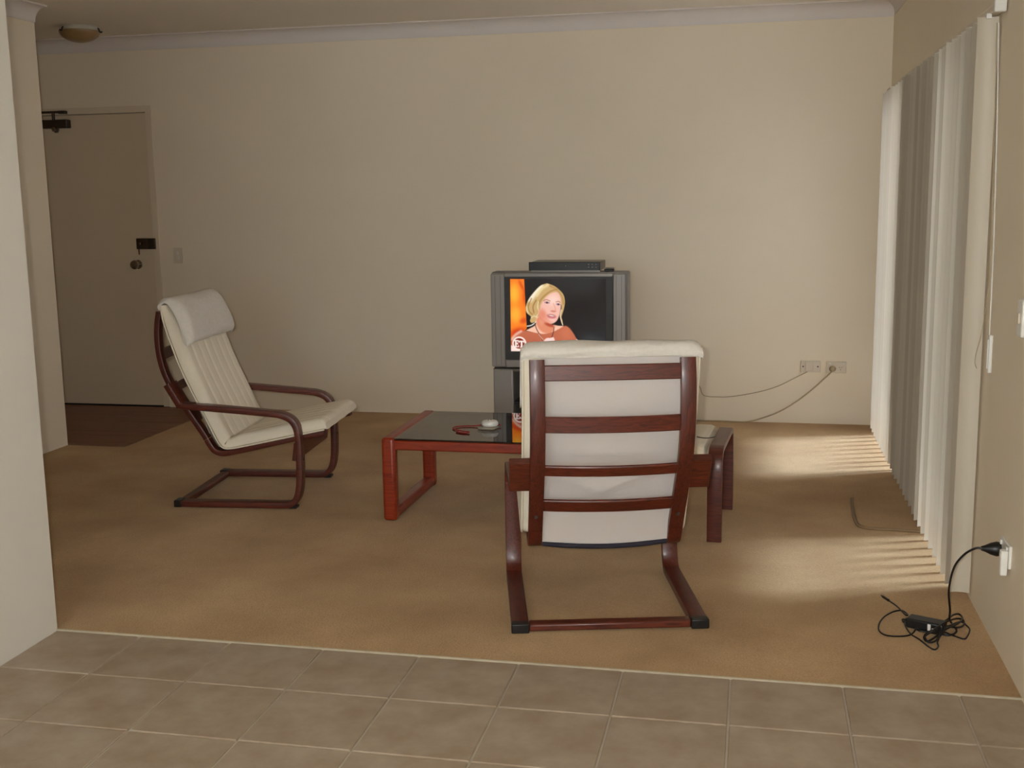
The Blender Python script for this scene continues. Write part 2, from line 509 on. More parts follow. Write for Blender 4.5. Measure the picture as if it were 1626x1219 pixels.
# entry door
door = struct(box('door_1', dL, dR - .004, D + .012, D + .05, 0.006, dT - .004, DOORP))
boxes('door_frame', [(dL - fw_, dL - .002, D - .006, D + .09, 0, dT + fw_), (dR, dR + fw_, D - .006, D + .09, 0, dT + fw_), (dL - .002, dR, D - .006, D + .09, dT, dT + fw_)], FRAMEP, door)
box('door_light_seal', dL - .04, dR + .04, D + .05, D + .09, -.06, dT + .03, DARKP, door)  # unseen sheet behind the leaf, extended down to block leaking light
lathe('knob', [(0.001, 0), (0.03, 0.0), (0.033, -0.006), (0.014, -0.012), (0.012, -0.028), (0.026, -0.036), (0.033, -0.05), (0.03, -0.064), (0.015, -0.07), (0.001, -0.071)], CHROME, door, n=24, axis='y', loc=(-4.345, D + .012, 1.035))
lk = box('night_latch', -4.335, -4.245, D - .02, D + .012, 1.145, 1.222, DARKMETAL, door, .004)
box('latch_keep', -4.238, -4.188, D - .026, D - .004, 1.145, 1.222, DARKMETAL, door, .003)
lathe('latch_knob', [(.001, 0), (.011, 0), (.011, -.016), (.008, -.02), (.001, -.021)], CHROME, lk, n=16, axis='y', loc=(-4.295, D - .02, 1.185))
box('key_tag', -4.335, -4.328, D + .004, D + .011, 1.105, 1.146, plain('red_tag', (120, 50, 40), .6), door)
cl = box('door_closer', -5.01, -4.80, D - .045, D + .012, 2.005, 2.065, DARKMETAL, door, .006)
lathe('spindle', [(.001, 0), (.018, 0), (.02, -.012), (.012, -.03), (.001, -.03)], DARKMETAL, cl, n=18, axis='z', loc=(-4.90, D - .022, 2.005))
lathe('adjuster', [(.001, 0), (.017, 0), (.017, -.008), (.011, -.010), (.001, -.010)], CHROME, cl, n=18, axis='y', loc=(-4.90, D - .045, 1.998))
box('closer_arm', -5.02, -4.82, D - .055, D - .035, 2.108, 2.124, DARKMETAL, door, .003)
box('arm_shoe', -4.86, -4.81, D - .05, D - .006, 2.104, 2.126, DARKMETAL, door, .003)
lathe('arm_pivot', [(.001, 2.06), (.011, 2.06), (.011, 2.112), (.001, 2.112)], DARKMETAL, door, n=14, axis='z', loc=(-4.91, D - .03, 0))

# light switch on the back wall
sw = thing('light_switch', 'cream light switch plate on the wall beside the entry door', 'light switch', (-4.02, D, 1.098))
box('plate', -.037, .037, -.008, 0, -.057, .057, CREAMP, sw, .003)
for dz in (-.016, .016):
    box('rocker', -.008, .008, -.014, -.008, dz - .011, dz + .011, WHITEP, sw, .002)

# oyster ceiling light in the entry
ol = thing('ceiling_light', 'round amber glass oyster ceiling light with metal clips above the entry', 'ceiling light', (-4.335, 6.93, CZ))
lathe('mount_ring', [(.001, 0), (.118, 0), (.124, -.012), (.118, -.028), (.1, -.03), (.001, -.03)], plain('pale_lamp_ring', (196, 190, 172), .4), ol, n=40)
prof = [(0.128 * math.cos(a), -.03 - 0.072 * math.sin(a)) for a in [math.pi / 2 * k / 10 for k in range(10)]] + [(0.004, -.102)]
lathe('glass_bowl', [(0.1, -.03)] + prof, LAMPGLASS, ol, n=40)
for a in (10, 130, 250):
    ca, sa = math.cos(math.radians(a)), math.sin(math.radians(a))
    c = tube('clip', [(ca * .112, sa * .112, -.012), (ca * .128, sa * .128, -.02), (ca * .134, sa * .134, -.036), (ca * .142, sa * .142, -.04), (ca * .15, sa * .15, -.036)], .005, DARKMETAL, ol, n=8, sub=4)

# ------------------------------------------------------------------ vertical blind
PITCH, NS = 0.107, 29
vb = thing('vertical_blind', 'cream vertical blind of tall open slats covering the windows on the right wall', 'blind', (0.752, 5.75, 0))
box('headrail', .002, .034, -1.62, 1.56, 2.056, 2.080, CREAMP, vb, .003)
box('end_cap', -.002, .036, -1.645, -1.62, 2.050, 2.090, WHITEP, vb, .004)
sv, sf = [], []
HW = .034
for k in range(9):
    t = -1 + 2 * k / 8
    for y in (-.0006, .0006):
        for z in (0.028, 2.045):
            sv.append((t * HW, y + .010 * (1 - t * t), z))
for k in range(8):
    a, b = k * 4, k * 4 + 4
    sf += [(a, a + 1, b + 1, b), (a + 2, b + 2, b + 3, a + 3), (a, b, b + 2, a + 2), (a + 1, a + 3, b + 3, b + 1)]
sf += [(0, 2, 3, 1), (32, 33, 35, 34)]
slat0 = None
for k in range(NS):
    y = 4.205 + PITCH * k - 5.75
    if slat0 is None:
        o = slat0 = obj('slat', sv, sf, SLAT, vb, smooth=True)
    else:
        o = bpy.data.objects.new('slat', slat0.data); COL.objects.link(o); o.parent = vb
    o.location = (random.uniform(-.003, .001), y, random.uniform(-.006, .004))
    o.rotation_euler = (random.uniform(-.001, .001), random.uniform(-.001, .001), math.radians(random.uniform(-3.5, 3.5) + (2 if k else 0)))
    h = box('slat_hanger', -.008, .008, -.004, .004, 2.042, 2.058, WHITEP, vb) if k == 0 else bpy.data.objects.new('slat_hanger', h.data)
    if k: COL.objects.link(h); h.parent = vb
    h.location = (0, y, 0)
def vbl(p): return Vector(p) - Vector((0.752, 5.75, 0))
# operating cord: falls from the rail, loops at the bottom
cord = [vbl(pix(u, v, 1, 4.10)) for u, v in ((1583, 36), (1579, 200), (1574, 380), (1568, 470), (1558, 530), (1550, 560), (1548, 576), (1551, 585))]
tube('cord', cord, .0016, CABLE_B, vb, n=6)
chain = [vbl(pix(u, v, 1, 4.09)) for u, v in ((1586, 36), (1583, 200), (1578, 380), (1574, 470), (1571, 535))]
tube('cord', chain, .0022, WHITEP, vb, n=6)
ch = thing('cord_cleat', 'slim white cord holder on the right wall at the end of the blind', 'cord holder', (XR, 4.085, .925))
box('holder', -.012, 0, -.010, .010, -.065, .065, WHITEP, ch, .003)
box('clip', -.016, -.012, -.005, .005, -.05, .05, WHITEP, ch, .0015)

# ------------------------------------------------------------------ sockets and cables
def aus_slots(parent, x, z, m):
    for dx, dz, rot in ((-.007, .006, -30), (.007, .006, 30), (0, -.009, 0)):
        o = box('slot', -.0012, .0012, -.001, .001, -.004, .004, m, parent)
        o.location = (x + dx, -.0105, z + dz); o.rotation_euler = (0, math.radians(rot), 0)
s1 = thing('wall_socket', 'clear-covered wall outlet with a thin cable, beside the twin power point under the back wall', 'socket', (.364, D, .372))
box('plate', -.062, .062, -.009, 0, -.037, .037, CREAMP, s1, .003)
box('raised_cover', -.032, .018, -.018, -.009, -.028, .03, CREAMP, s1, .003)
for sx in (-.047, .045):
    lathe('screw', [(.001, 0), (.005, 0), (.004, -.002), (.001, -.002)], DARKMETAL, s1, n=10, axis='y', loc=(sx, -.009, 0))
s2 = thing('power_point', 'twin power point on the back wall with a beige plug in its nearer-to-television side', 'socket', (.524, D, .370))
box('plate', -.062, .062, -.010, 0, -.037, .037, CREAMP, s2, .003)
aus_slots(s2, .026, -.006, DARKP)
for sx in (-.04, .044):
    box('switch', sx - .006, sx + .006, -.014, -.010, .016, .03, WHITEP, s2, .0015)
# television power cord: plug in s2 -> floor -> along the wall to the stand
tvc = thing('television_lead', 'beige power cord running from the twin power point down along the skirting', 'cord', (.50, D, 0))
def rel(p, o): return Vector(p) - Vector(o)
oo = (.50, D, 0)
lathe('plug', [(.001, 0), (.019, 0), (.021, -.012), (.016, -.032), (.008, -.038), (.001, -.038)], CABLE_B, tvc, n=18, axis='y', loc=(-.001, -.011, .362))
path = [(.497, D - .045, .35)] + [tuple(pix(u, v, 1, D - .03)) for u, v in ((1310, 600), (1285, 622), (1262, 639), (1240, 652), (1215, 662))]
path += [(-.03, D - .035, .006), (-.2, D - .03, .005), (-.42, D - .035, .005), (-.62, D - .06, .005), (-.75, D - .16, .005)]
tube('cable', [rel(p, oo) for p in path], .0045, CABLE_B, tvc, n=8)
anc = thing('antenna_cable', 'thin pale cable sagging along the back wall from the clear-covered outlet', 'cable', (.33, D, .34))
path = [(.345, D - .008, .338)] + [tuple(pix(u, v, 1, D - .02)) for u, v in ((1262, 600), (1235, 613), (1205, 622), (1165, 629), (1140, 630), (1117, 627), (1080, 622), (1030, 615))]
path = path[:-2] + [(-.36, D - .02, .245), (-.55, D - .03, .26), (-.74, D - .10, .30)]
tube('cable', [rel(p, (.33, D, .34)) for p in path], .003, CABLE_B, anc, n=8)
flc = thing('floor_cable', 'doubled tan cable lying on the carpet beside the blind', 'cable', (.5, 5.3, 0))
for off, r in ((0, .0045), (.013, .004)):
    path = [tuple(pix(u, v, 2, .004)) for u, v in ((1351, 791), (1351, 800), (1354, 815), (1358, 829), (1366, 836), (1382, 839), (1420, 841), (1448, 843), (1466, 844))]
    path = [(p[0] + off * .8, p[1] + off, p[2]) for p in path]
    tube('cable', [rel(p, (.5, 5.3, 0)) for p in path], r, CABLE_T, flc, n=8)

# right wall: power point with adapter, upper switch
pp = thing('power_point', 'twin power point on the right wall above the black adapter', 'socket', (XR, 3.68, .352))
box('plate', -.010, 0, -.062, .062, -.037, .037, WHITEP, pp, .003)
for sy in (-.042, .042):
    box('switch', -.016, -.010, sy - .007, sy + .007, .014, .03, WHITEP, pp, .002)
wa = thing('plug_adapter', 'small white plug-in block in the right wall power point beside a black plug', 'adapter', (XR - .0105, 3.632, .338))
box('body', -.022, 0, -.014, .014, -.044, .036, WHITEP, wa, .005, 3)
box('lens', -.0235, -.0215, -.006, .006, .014, .026, CREAMP, wa, .001)
us = thing('wall_switch', 'white raised wall switch on the right wall above the power point', 'light switch', (XR, 3.585, 1.10))
box('plate', -.012, 0, -.04, .04, -.062, .062, WHITEP, us, .003)
box('cover', -.026, -.012, -.03, .03, -.055, .055, WHITEP, us, .005, 3)
box('rocker', -.031, -.026, -.009, .009, -.016, .016, CREAMP, us, .002)
lathe('indicator', [(.001, 0), (.003, 0), (.002, -.003), (.001, -.003)], WHITEP, us, n=8, axis='x', loc=(-.013, .036, 0))

pa0 = (.64, 3.93, 0)
pa = thing('power_adapter', 'black laptop power adapter with tangled cord lying on the carpet, plugged into the wall', 'power adapter', pa0)
# brick
bc = pix(1471, 989, 2, .022)
brick = box('brick', -.062, .062, -.028, .028, 0, .034, BLACKP, pa, .006, 3)
brick.location = rel((bc.x, bc.y, .002), pa0); brick.rotation_euler = (0, 0, math.radians(-24))
lab = box('rating_label', .012, .022, -.0286, -.0280, .006, .028, WHITEP, brick)
lab2 = box('rating_label', .026, .034, -.0286, -.0280, .006, .016, WHITEP, brick)
# mains plug on the wall
pl = lathe('plug', [(.001, 0), (.022, 0), (.024, -.012), (.019, -.03), (.011, -.046), (.007, -.058), (.001, -.058)], CABLE_K, pa, n=18, axis='x', loc=rel((XR - .0105, 3.735, .345), pa0))
def fpt(u, v, z=.006): return rel(pix(u, v, 2, z), pa0)
main = [rel((XR - .066, 3.735, .345), pa0), rel((XR - .085, 3.74, .342), pa0), rel((XR - .115, 3.755, .315), pa0), rel((XR - .14, 3.78, .26), pa0), rel((XR - .145, 3.82, .17), pa0), rel((XR - .13, 3.87, .085), pa0), rel((XR - .12, 3.92, .03), pa0)]
main += [fpt(u, v, z) for u, v, z in ((1519, 1001, .008), (1508, 1008, .012), (1490, 1006, .010), (1472, 1003, .006), (1458, 1000, .006), (1448, 990, .008), (1440, 982, .006), (1436, 986, .006))]
tube('mains_cable', main, .0036, CABLE_K, pa, n=8)
loops = [(1492, 992, .02), (1503, 984, .03), (1514, 976, .022), (1523, 975, .014), (1528, 982, .012), (1520, 990, .02), (1505, 997, .03), (1494, 1004, .02), (1482, 1013, .012), (1472, 1018, .008), (1467, 1012, .014), (1473, 1004, .026), (1486, 1000, .03), (1490, 1010, .016), (1484, 1018, .008), (1474, 1019, .008), (1469, 1010, .016), (1480, 1002, .03), (1500, 988, .034), (1518, 982, .022), (1529, 984, .01), (1530, 992, .008), (1520, 996, .014), (1504, 994, .028)]
tube('cable_bundle', [fpt(*q) for q in loops], .0034, CABLE_K, pa, n=8)
dc = [(1504, 994, .03), (1525, 987, .012), (1536, 994, .006), (1540, 1000, .006), (1536, 1010, .006), (1530, 1014, .006), (1512, 1008, .006), (1498, 1004, .014), (1489, 1018, .006), (1490, 1026, .005), (1484, 1031, .005), (1474, 1026, .005), (1460, 1015, .005), (1446, 1006, .005), (1438, 994, .006), (1436, 984, .008)]
tube('output_cable', [fpt(*q) for q in dc], .0028, CABLE_K, pa, n=8)
dc2 = [(1450, 985, .01), (1440, 984, .008), (1433, 983, .007), (1436, 988, .006), (1452, 990, .009), (1453, 1000, .006), (1444, 1008, .005), (1425, 1010, .005), (1406, 1008, .005), (1396, 1001, .005), (1396, 990, .005), (1404, 979, .005), (1418, 971, .005), (1432, 969, .006), (1441, 975, .01), (1438, 976, .014), (1425, 963, .012), (1411, 953, .012)]
tube('output_cable', [fpt(*q) for q in dc2], .0028, CABLE_K, pa, n=8)
tipa, tipb = fpt(1411, 953, .012), fpt(1402, 947, .012)
tube('connector', [tipa, (tipa + tipb) / 2, tipb], .0048, CABLE_K, pa, n=10, sub=2)
tipc = tipb + (tipb - tipa).normalized() * .012
tube('connector_tip', [tipb, (tipb + tipc) / 2, tipc], .003, CHROME, pa, n=10, sub=2)

# ------------------------------------------------------------------ bentwood armchairs
def make_chair(label):
    c = thing('armchair', label, 'armchair')
    up = [(-.050, .952), (-.062, .89), (-.067, .82), (-.062, .74), (-.046, .665), (-.02, .60), (.016, .54), (.062, .468), (.110, .395), (.142, .345), (.152, .326)]
    low = [(.153, .324), (.168, .296), (.188, .270), (.214, .257), (.25, .256), (.31, .268), (.445, .298), (.592, .332), (.70, .356), (.745, .366)]
    arm = [(.045, .507), (.10, .500), (.30, .484), (.50, .467), (.555, .459), (.598, .440), (.624, .405), (.634, .355), (.636, .27), (.634, .17), (.628, .10), (.614, .052), (.588, .024), (.55, .016), (.40, .016), (.20, .016), (.03, .016)]
    for s in (-1, 1):
        a, b = sorted((s * .222, s * .272))
        u_ = strip('back_upright', up, .027, a, b, REDWOOD_Z, c)
        lathe('bolt', [(.001, 0), (.007, 0), (.006, -.004), (.001, -.004)], DARKMETAL, u_, n=12, axis='x', loc=(.100, s * .247, .382))
        strip('seat_rail', low, .027, a, b, REDWOOD, c)
        a, b = sorted((s * .280, s * .340))
        ar = strip('arm_frame', arm, .029, a, b, REDWOOD, c)
        lathe('bolt', [(.001, 0), (.007, 0), (.006, .004), (.001, .004)], DARKMETAL, ar, n=12, axis='x', loc=(.6505, s * .31, .242))
        box('foot_cap', -.004, .034, a - .001, b + .001, 0, .034, BLACKP, c, .004)
        box('foot_pad', .572, .612, a + .004, b - .004, 0, .012, BLACKP, c, .002)
        a, b = sorted((s * .235, s * .340))
        strip('arm_bracket', [(-.006, .606), (.025, .552), (.056, .498)], .030, a, b, REDWOOD_Y, c)
    box('base_bar', .004, .052, -.28, .28, .003, .029, REDWOOD_Y, c, .006)
    # front stretcher, a wide board tilted under the seat
    strip('front_stretcher', [(.594, .225), (.600, .265), (.606, .31)], .022, -.28, .28, REDWOOD_Y, c)
    # four bowed back slats
    for z, h, u, tilt, bow in ((.909, .052, -.060, .05, .006), (.739, .055, -.062, -.12, .022), (.572, .044, -.006, -.5, .028), (.428, .058, .086, -.62, .028)):
        V, F = [], []
        n = 20
        for i in range(n + 1):
            w = -.228 + .456 * i / n
            du = -bow * (1 - (w / .228) ** 2) + .002
            for (dt, dz) in ((-.006, -h / 2 + .003), (-.006, h / 2 - .003), (-.003, h / 2), (.003, h / 2), (.006, h / 2 - .003), (.006, -h / 2 + .003), (.003, -h / 2), (-.003, -h / 2)):
                ct, st = math.cos(tilt), math.sin(tilt)
                V.append((u + du + dt * ct + dz * st, w, z + dz * ct - dt * st))
        for i in range(n):
            for k in range(8):
                F.append((i * 8 + k, i * 8 + (k + 1) % 8, (i + 1) * 8 + (k + 1) % 8, (i + 1) * 8 + k))
        F.append(tuple(range(8))); F.append(tuple(range(n * 8, n * 8 + 8)))
        obj('back_slat', V, F, REDWOOD_Y, c, smooth=True)
    # seat sling webbing edge at the bottom of the back
    wb = []
    for i in range(13):
        w = -.222 + .444 * i / 12
        k = 1 - (w / .222) ** 2
        wb.append((.180 - .012 * k, w, .262 - .012 * k))
    tube('sling_edge', wb, .009, PIPING, c, n=10, sub=2)
    # canvas sling hung between the uprights behind the cushion
    sl = crom([(-.036, .955, 0), (-.030, .90, 0), (-.022, .84, 0), (-.006, .77, 0), (.020, .69, 0), (.052, .61, 0), (.086, .53, 0), (.118, .45, 0), (.146, .375, 0), (.166, .31, 0), (.178, .264, 0)], 5)
    V, F = [], []
    nw = 28
    for side in (0, 1):
        for i, p in enumerate(sl):
            t_ = i / (len(sl) - 1)
            for j in range(nw + 1):
                w = -.232 + .464 * j / nw
                k = 1 - (w / .232) ** 2
                # soft creases where the cushion sags
                cr = .011 * math.exp(-((p.y - .475 - .45 * abs(w - .03)) / .018) ** 2) * k + .008 * math.exp(-((p.y - .62 - .04 * w) / .014) ** 2) * k
                V.append((p.x - .014 * k * math.sin(math.pi * min(1, t_ * 1.1)) - cr + (.002 if side else 0), w, p.y - .014 * k * t_ ** 3))
    n0 = len(sl) * (nw + 1)
    for i in range(len(sl) - 1):
        for j in range(nw):
            a = i * (nw + 1) + j
            F.append((a, a + 1, a + nw + 2, a + nw + 1)); F.append((n0 + a, n0 + a + nw + 1, n0 + a + nw + 2, n0 + a + 1))
    ed = [j for j in range(nw + 1)] + [i * (nw + 1) + nw for i in range(1, len(sl))] + [(len(sl) - 1) * (nw + 1) + j for j in range(nw - 1, -1, -1)] + [i * (nw + 1) for i in range(len(sl) - 2, 0, -1)]
    for q in range(len(ed)):
        a, b = ed[q], ed[(q + 1) % len(ed)]
        F.append((a, n0 + a, n0 + b, b))
    obj('canvas_sling', V, F, SLINGF, c, smooth=True)
    # cushion: back + seat in one pad, quilted into channels on the face
    rear = [(-.030, .985), (-.026, .93), (-.012, .87), (.004, .815), (.028, .74), (.056, .661), (.090, .583), (.126, .506), (.165, .425), (.198, .352), (.222, .305), (.250, .282), (.295, .284), (.36, .297), (.446, .314), (.55, .338), (.66, .360), (.725, .374), (.752, .380), (.768, .384)]
    th = [.030, .050, .060, .064, .066, .066, .064, .062, .060, .060, .062, .064, .062, .062, .064, .064, .062, .060, .052, .034]
    P = crom([(a, b, t) for (a, b), t in zip(rear, th)], 5)
    W = []
    NW = 60
    for i in range(NW + 1):
        W.append(-.292 + .584 * i / NW)
    seams = [-.205, -.123, -.041, .041, .123, .205]
    V, F = [], []
    ring = 2 * (NW + 1)
    for i, p in enumerate(P):
        t = (P[min(i + 1, len(P) - 1)] - P[max(i - 1, 0)]); t.z = 0; t.normalize()
        nrm = Vector((-t.y, t.x, 0))       # towards the sitter
        if nrm.x < 0 and i < 40: nrm = -nrm
        sp = i / (len(P) - 1)
        infold = math.exp(-((sp - .62) / .03) ** 2)
        for side in (0, 1):
            for j in range(NW + 1):
                w = W[j] if side == 0 else W[NW - j]
                e = min(1, (.292 - abs(w)) / .035); e = math.sqrt(max(0, 1 - (1 - e) ** 2))
                if side == 0:     # face
                    d = p.z * (.42 + .58 * e)
                    for s_ in seams: d -= .006 * math.exp(-((w - s_) / .007) ** 2) * min(1, e * 2)
                    d -= .010 * infold
                else:             # rear, slightly wrinkled
                    d = p.z * (.18 * (1 - e)) - .002 * math.sin(w * 40 + sp * 60) * math.sin(sp * 31) * e
                    d -= .010 * e * math.exp(-((sp - .33) / .2) ** 2) * (1 - (w / .3) ** 2)
                q = p + nrm * d
                V.append((q.x, w, q.y))
    for i in range(len(P) - 1):
        for k in range(ring):
            F.append((i * ring + k, i * ring + (k + 1) % ring, (i + 1) * ring + (k + 1) % ring, (i + 1) * ring + k))
    F.append(tuple(range(ring))); F.append(tuple(range((len(P) - 1) * ring, len(P) * ring)))
    cu = obj('seat_cushion', V, F, FABRIC, c, smooth=True)
    # piping down both edges
    for s in (-1, 1):
        pts = [(p.x + .002, s * .291, p.y + .004) for p in P[::6]]
        tube('piping', pts, .004, FABRIC, cu, n=6, sub=3)
    # head pillow folded over the top edge
    prof = [(-.046, .958), (-.050, .975), (-.040, .993), (-.016, 1.004), (.014, 1.004), (.045, .985), (.072, .95), (.096, .90), (.116, .85), (.122, .812), (.112, .788), (.092, .784), (.072, .806), (.064, .85), (.050, .90), (.026, .955), (.002, .99), (-.02, .993), (-.034, .975), (-.038, .962)]
    PP = crom([(a, b, 0) for a, b in prof + [prof[0]]], 4)[:-1]
    cen = (.035, .92)
    V, F = [], []
    NJ = 40
    m = len(PP)
    rg = random.Random(8)
    for j in range(NJ + 1):
        w = -.298 + .596 * j / NJ
        e = min(1, (.298 - abs(w)) / .05); e = math.sqrt(max(0, 1 - (1 - e) ** 2))
        for k, p in enumerate(PP):
            # thin the pad at its side ends (towards its inner face)
            kk = k / m
            sag = .006 * math.sin(w * 17 + k * .35) * math.sin(w * 9 + 1) * e
            inner = PP[(m - k + 8) % m]
            g = .55 * (1 - e) if k < 44 else 0.0          # only the outer face rounds off
            x = p.x + (inner.x - p.x) * g + sag * .5
            z = p.y + (inner.y - p.y) * g * .3 + sag * .6 - .016 * (1 - e)
            V.append((x, w, z))
    for j in range(NJ):
        for k in range(m):
            F.append((j * m + k, j * m + (k + 1) % m, (j + 1) * m + (k + 1) % m, (j + 1) * m + k))
    F.append(tuple(range(m))); F.append(tuple(range(NJ * m, NJ * m + m)))
    obj('head_pillow', V, F, FABRIC_P, c, smooth=True)
    return c

chair = make_chair('dark red bentwood armchair with cream cushion, its slatted back in front of the footstool')
chair.location = (-.4595, 3.6985, 0); chair.rotation_euler = (0, 0, math.radians(104))
chair2 = copy_tree(chair)
chair2['label'] = 'dark red bentwood armchair with cream cushion and head pillow standing near the entry door'
chair2.location = (-2.79, 5.27, 0); chair2.rotation_euler = (0, 0, math.radians(5.5))
for o in chair2.children:
    if o.name.startswith('head_pillow'): o.location = (.008, 0, .018)
for o in (chair, chair2): o['group'] = 'pair of bentwood armchairs'

# ------------------------------------------------------------------ footstool
fs = thing('footstool', 'dark red bentwood footstool with cream pad beside the armchair and glass table', 'footstool', (-.395, 5.075, 0), math.radians(-4))
for s in (-1, 1):
    a, b = sorted((s * .235, s * .297))
    leg = [(-.265, 0.0), (-.268, .15), (-.268, .28), (-.262, .335), (-.243, .375), (-.205, .393), (-.14, .395), (.14, .395), (.205, .393), (.243, .375), (.262, .335), (.268, .28), (.268, .15), (.265, 0.0)]
    # swept along local y (depth), so build in (u, z) and turn
    o = strip('side_frame', leg, .027, a, b, REDWOOD, None)
    for v in o.data.vertices: v.co = (-v.co.y, v.co.x, v.co.z)
    o.parent = fs
    o.data.flip_normals()
for y in (-.20, .20):
    box('cross_rail', -.24, .24, y - .012, y + .012, .285, .345, REDWOOD, fs, .004)
V, F = [], []
n1, n2 = 30, 24
for side in (0, 1):
    for j in range(n2 + 1):
        for i in range(n1 + 1):
            x = -.228 + .456 * i / n1; y = -.262 + .524 * j / n2
            ex = min(1, (.228 - abs(x)) / .03); ey = min(1, (.262 - abs(y)) / .04)
            e = math.sqrt(max(0, 1 - (1 - ex) ** 2)) * math.sqrt(max(0, 1 - (1 - ey) ** 2))
            base = .362 + .03 * (y / .262) ** 2 * 0
            z = base + .052 * e if side == 0 else base - .008 * e
            if side == 0:
                for s_ in (-.12, -.04, .04, .12): z -= .004 * math.exp(-((x - s_) / .007) ** 2) * e
            V.append((x, y, z))
m = (n1 + 1) * (n2 + 1)
for j in range(n2):
    for i in range(n1):
        a = j * (n1 + 1) + i
        F.append((a, a + 1, a + n1 + 2, a + n1 + 1)); F.append((m + a, m + a + n1 + 1, m + a + n1 + 2, m + a + 1))
edge = [i for i in range(n1 + 1)] + [j * (n1 + 1) + n1 for j in range(1, n2 + 1)] + [n2 * (n1 + 1) + i for i in range(n1 - 1, -1, -1)] + [j * (n1 + 1) for j in range(n2 - 1, 0, -1)]
for k in range(len(edge)):
    a, b = edge[k], edge[(k + 1) % len(edge)]
    F.append((a, b, m + b, m + a))
obj('pad', V, F, FABRIC, fs, smooth=True)
lay = thing('eyeglass_cord', 'thin dark curved cord lying on the footstool pad', 'cord', (-.19, 4.98, .414))
tube('strand', [rel(q, (-.19, 4.98, .414)) for q in ((-.235, 4.985, .417), (-.21, 4.965, .417), (-.185, 4.965, .417), (-.163, 4.985, .417), (-.155, 5.015, .416))], .002, CABLE_K, lay, n=6)

# ------------------------------------------------------------------ coffee table
TX0, TX1, TY0, TY1, TH = -1.665, -.79, 4.862, 5.575, .392
ct = thing('coffee_table', 'low cherry wood coffee table with smoked glass top and loop legs', 'coffee table', ((TX0 + TX1) / 2, (TY0 + TY1) / 2, 0))
cx_, cy_ = (TX0 + TX1) / 2, (TY0 + TY1) / 2
def rbar(name, p0, p1, rx, ry, material, parent, ax):
    o = box(name, *[c for a in range(3) for c in (min(p0[a], p1[a]) - (0 if a == ax else (rx if a == 0 or (a == 1 and ax == 0) else ry)), max(p0[a], p1[a]) + (0 if a == ax else (rx if a == 0 or (a == 1 and ax == 0) else ry)))], material, parent)
    bevel(o, min(rx, ry) * .75, 4)
    return o
hx, hy = (TX1 - TX0) / 2, (TY1 - TY0) / 2
for s in (-1, 1):
    x = s * (hx - .032)
    for y in (-hy + .032, hy - .032):
        box('leg', x - .032, x + .032, y - .028, y + .028, 0.0, TH + .002, TABLEWOOD, ct, .016, 4)
    box('foot_rail', x - .030, x + .030, -hy + .03, hy - .03, .004, .050, TABLEWOOD, ct, .014, 4)
    box('top_rail', x - .032, x + .032, -hy + .03, hy - .03, TH - .052, TH + .003, TABLEWOOD, ct, .018, 4)
for s in (-1, 1):
    y = s * (hy - .030)
    box('apron', -hx + .05, hx - .05, y - .016, y + .016, TH - .056, TH - .010, TABLEWOOD, ct, .006, 2)
box('glass_top', -hx + .058, hx - .058, -hy + .016, hy - .016, TH - .010, TH - .002, SMOKED, ct)
# phone with red lanyard on the glass
ph = thing('compact_camera', 'small silver gadget with red wrist cord on the glass table top', 'camera', (-1.225, 5.155, TH - .0015))
prism('body', [(-.045, -.028), (.035, -.034), (.048, .02), (-.03, .03)], 2, 0.0, .012, plain('grey_card', (150, 138, 120), .5), ph, .003)
o = lathe('puck', [(.001, .012), (.034, .012), (.040, .018), (.040, .028), (.034, .036), (.015, .039), (.001, .039)], WHITEP, ph, n=28, loc=(.006, .012, 0))
lathe('button', [(.001, .036), (.010, .036), (.009, .042), (.001, .043)], CHROME, ph, n=16, loc=(.006, .010, 0))
lz = .004
lp = [(-.02, .03, .02), (-.06, .035, .006), (-.11, .03, lz), (-.155, .01, lz), (-.165, -.03, lz), (-.145, -.055, lz), (-.125, -.075, lz), (-.13, -.10, lz), (-.10, -.125, lz), (-.07, -.13, lz), (-.065, -.115, lz + .002), (-.10, -.10, lz + .002), (-.122, -.085, lz + .003)]
tube('wrist_cord', lp, .003, RED, ph, n=8)
tube('wrist_cord', [(.02, .045, .02), (.035, .055, .012), (.05, .05, .006)], .0034, RED, ph, n=8)

# ------------------------------------------------------------------ television and stand
TVX, TVY = -1.129, 6.60
st = thing('television_stand', 'silver and black television stand with open shelf below the television', 'tv stand', (TVX, TVY, 0))
for s in (-1, 1):
    a, b = sorted((s * .28, s * .402))
    box('side_column', a, b, .0, .40, 0.02, .452, SILVER, st, .008, 3)
    a, b = sorted((s * .30, s * .39))
    box('plinth', a, b, .02, .38, 0, .02, BLACKP, st)
box('top_board', -.402, .402, 0.004, .42, .440, .458, SILVER_D, st, .004)
box('shelf', -.28, .28, .02, .40, .24, .256, BLACKP, st, .003)
box('base_board', -.28, .28, .01, .40, .03, .06, BLACKP, st, .003)
box('back_panel', -.28, .28, .395, .40, .06, .44, BLACKP, st)

tv = thing('television', 'silver tube television showing a blonde woman on its lit screen', 'television', (TVX, TVY, .458))
hw, th_ = .408, .578
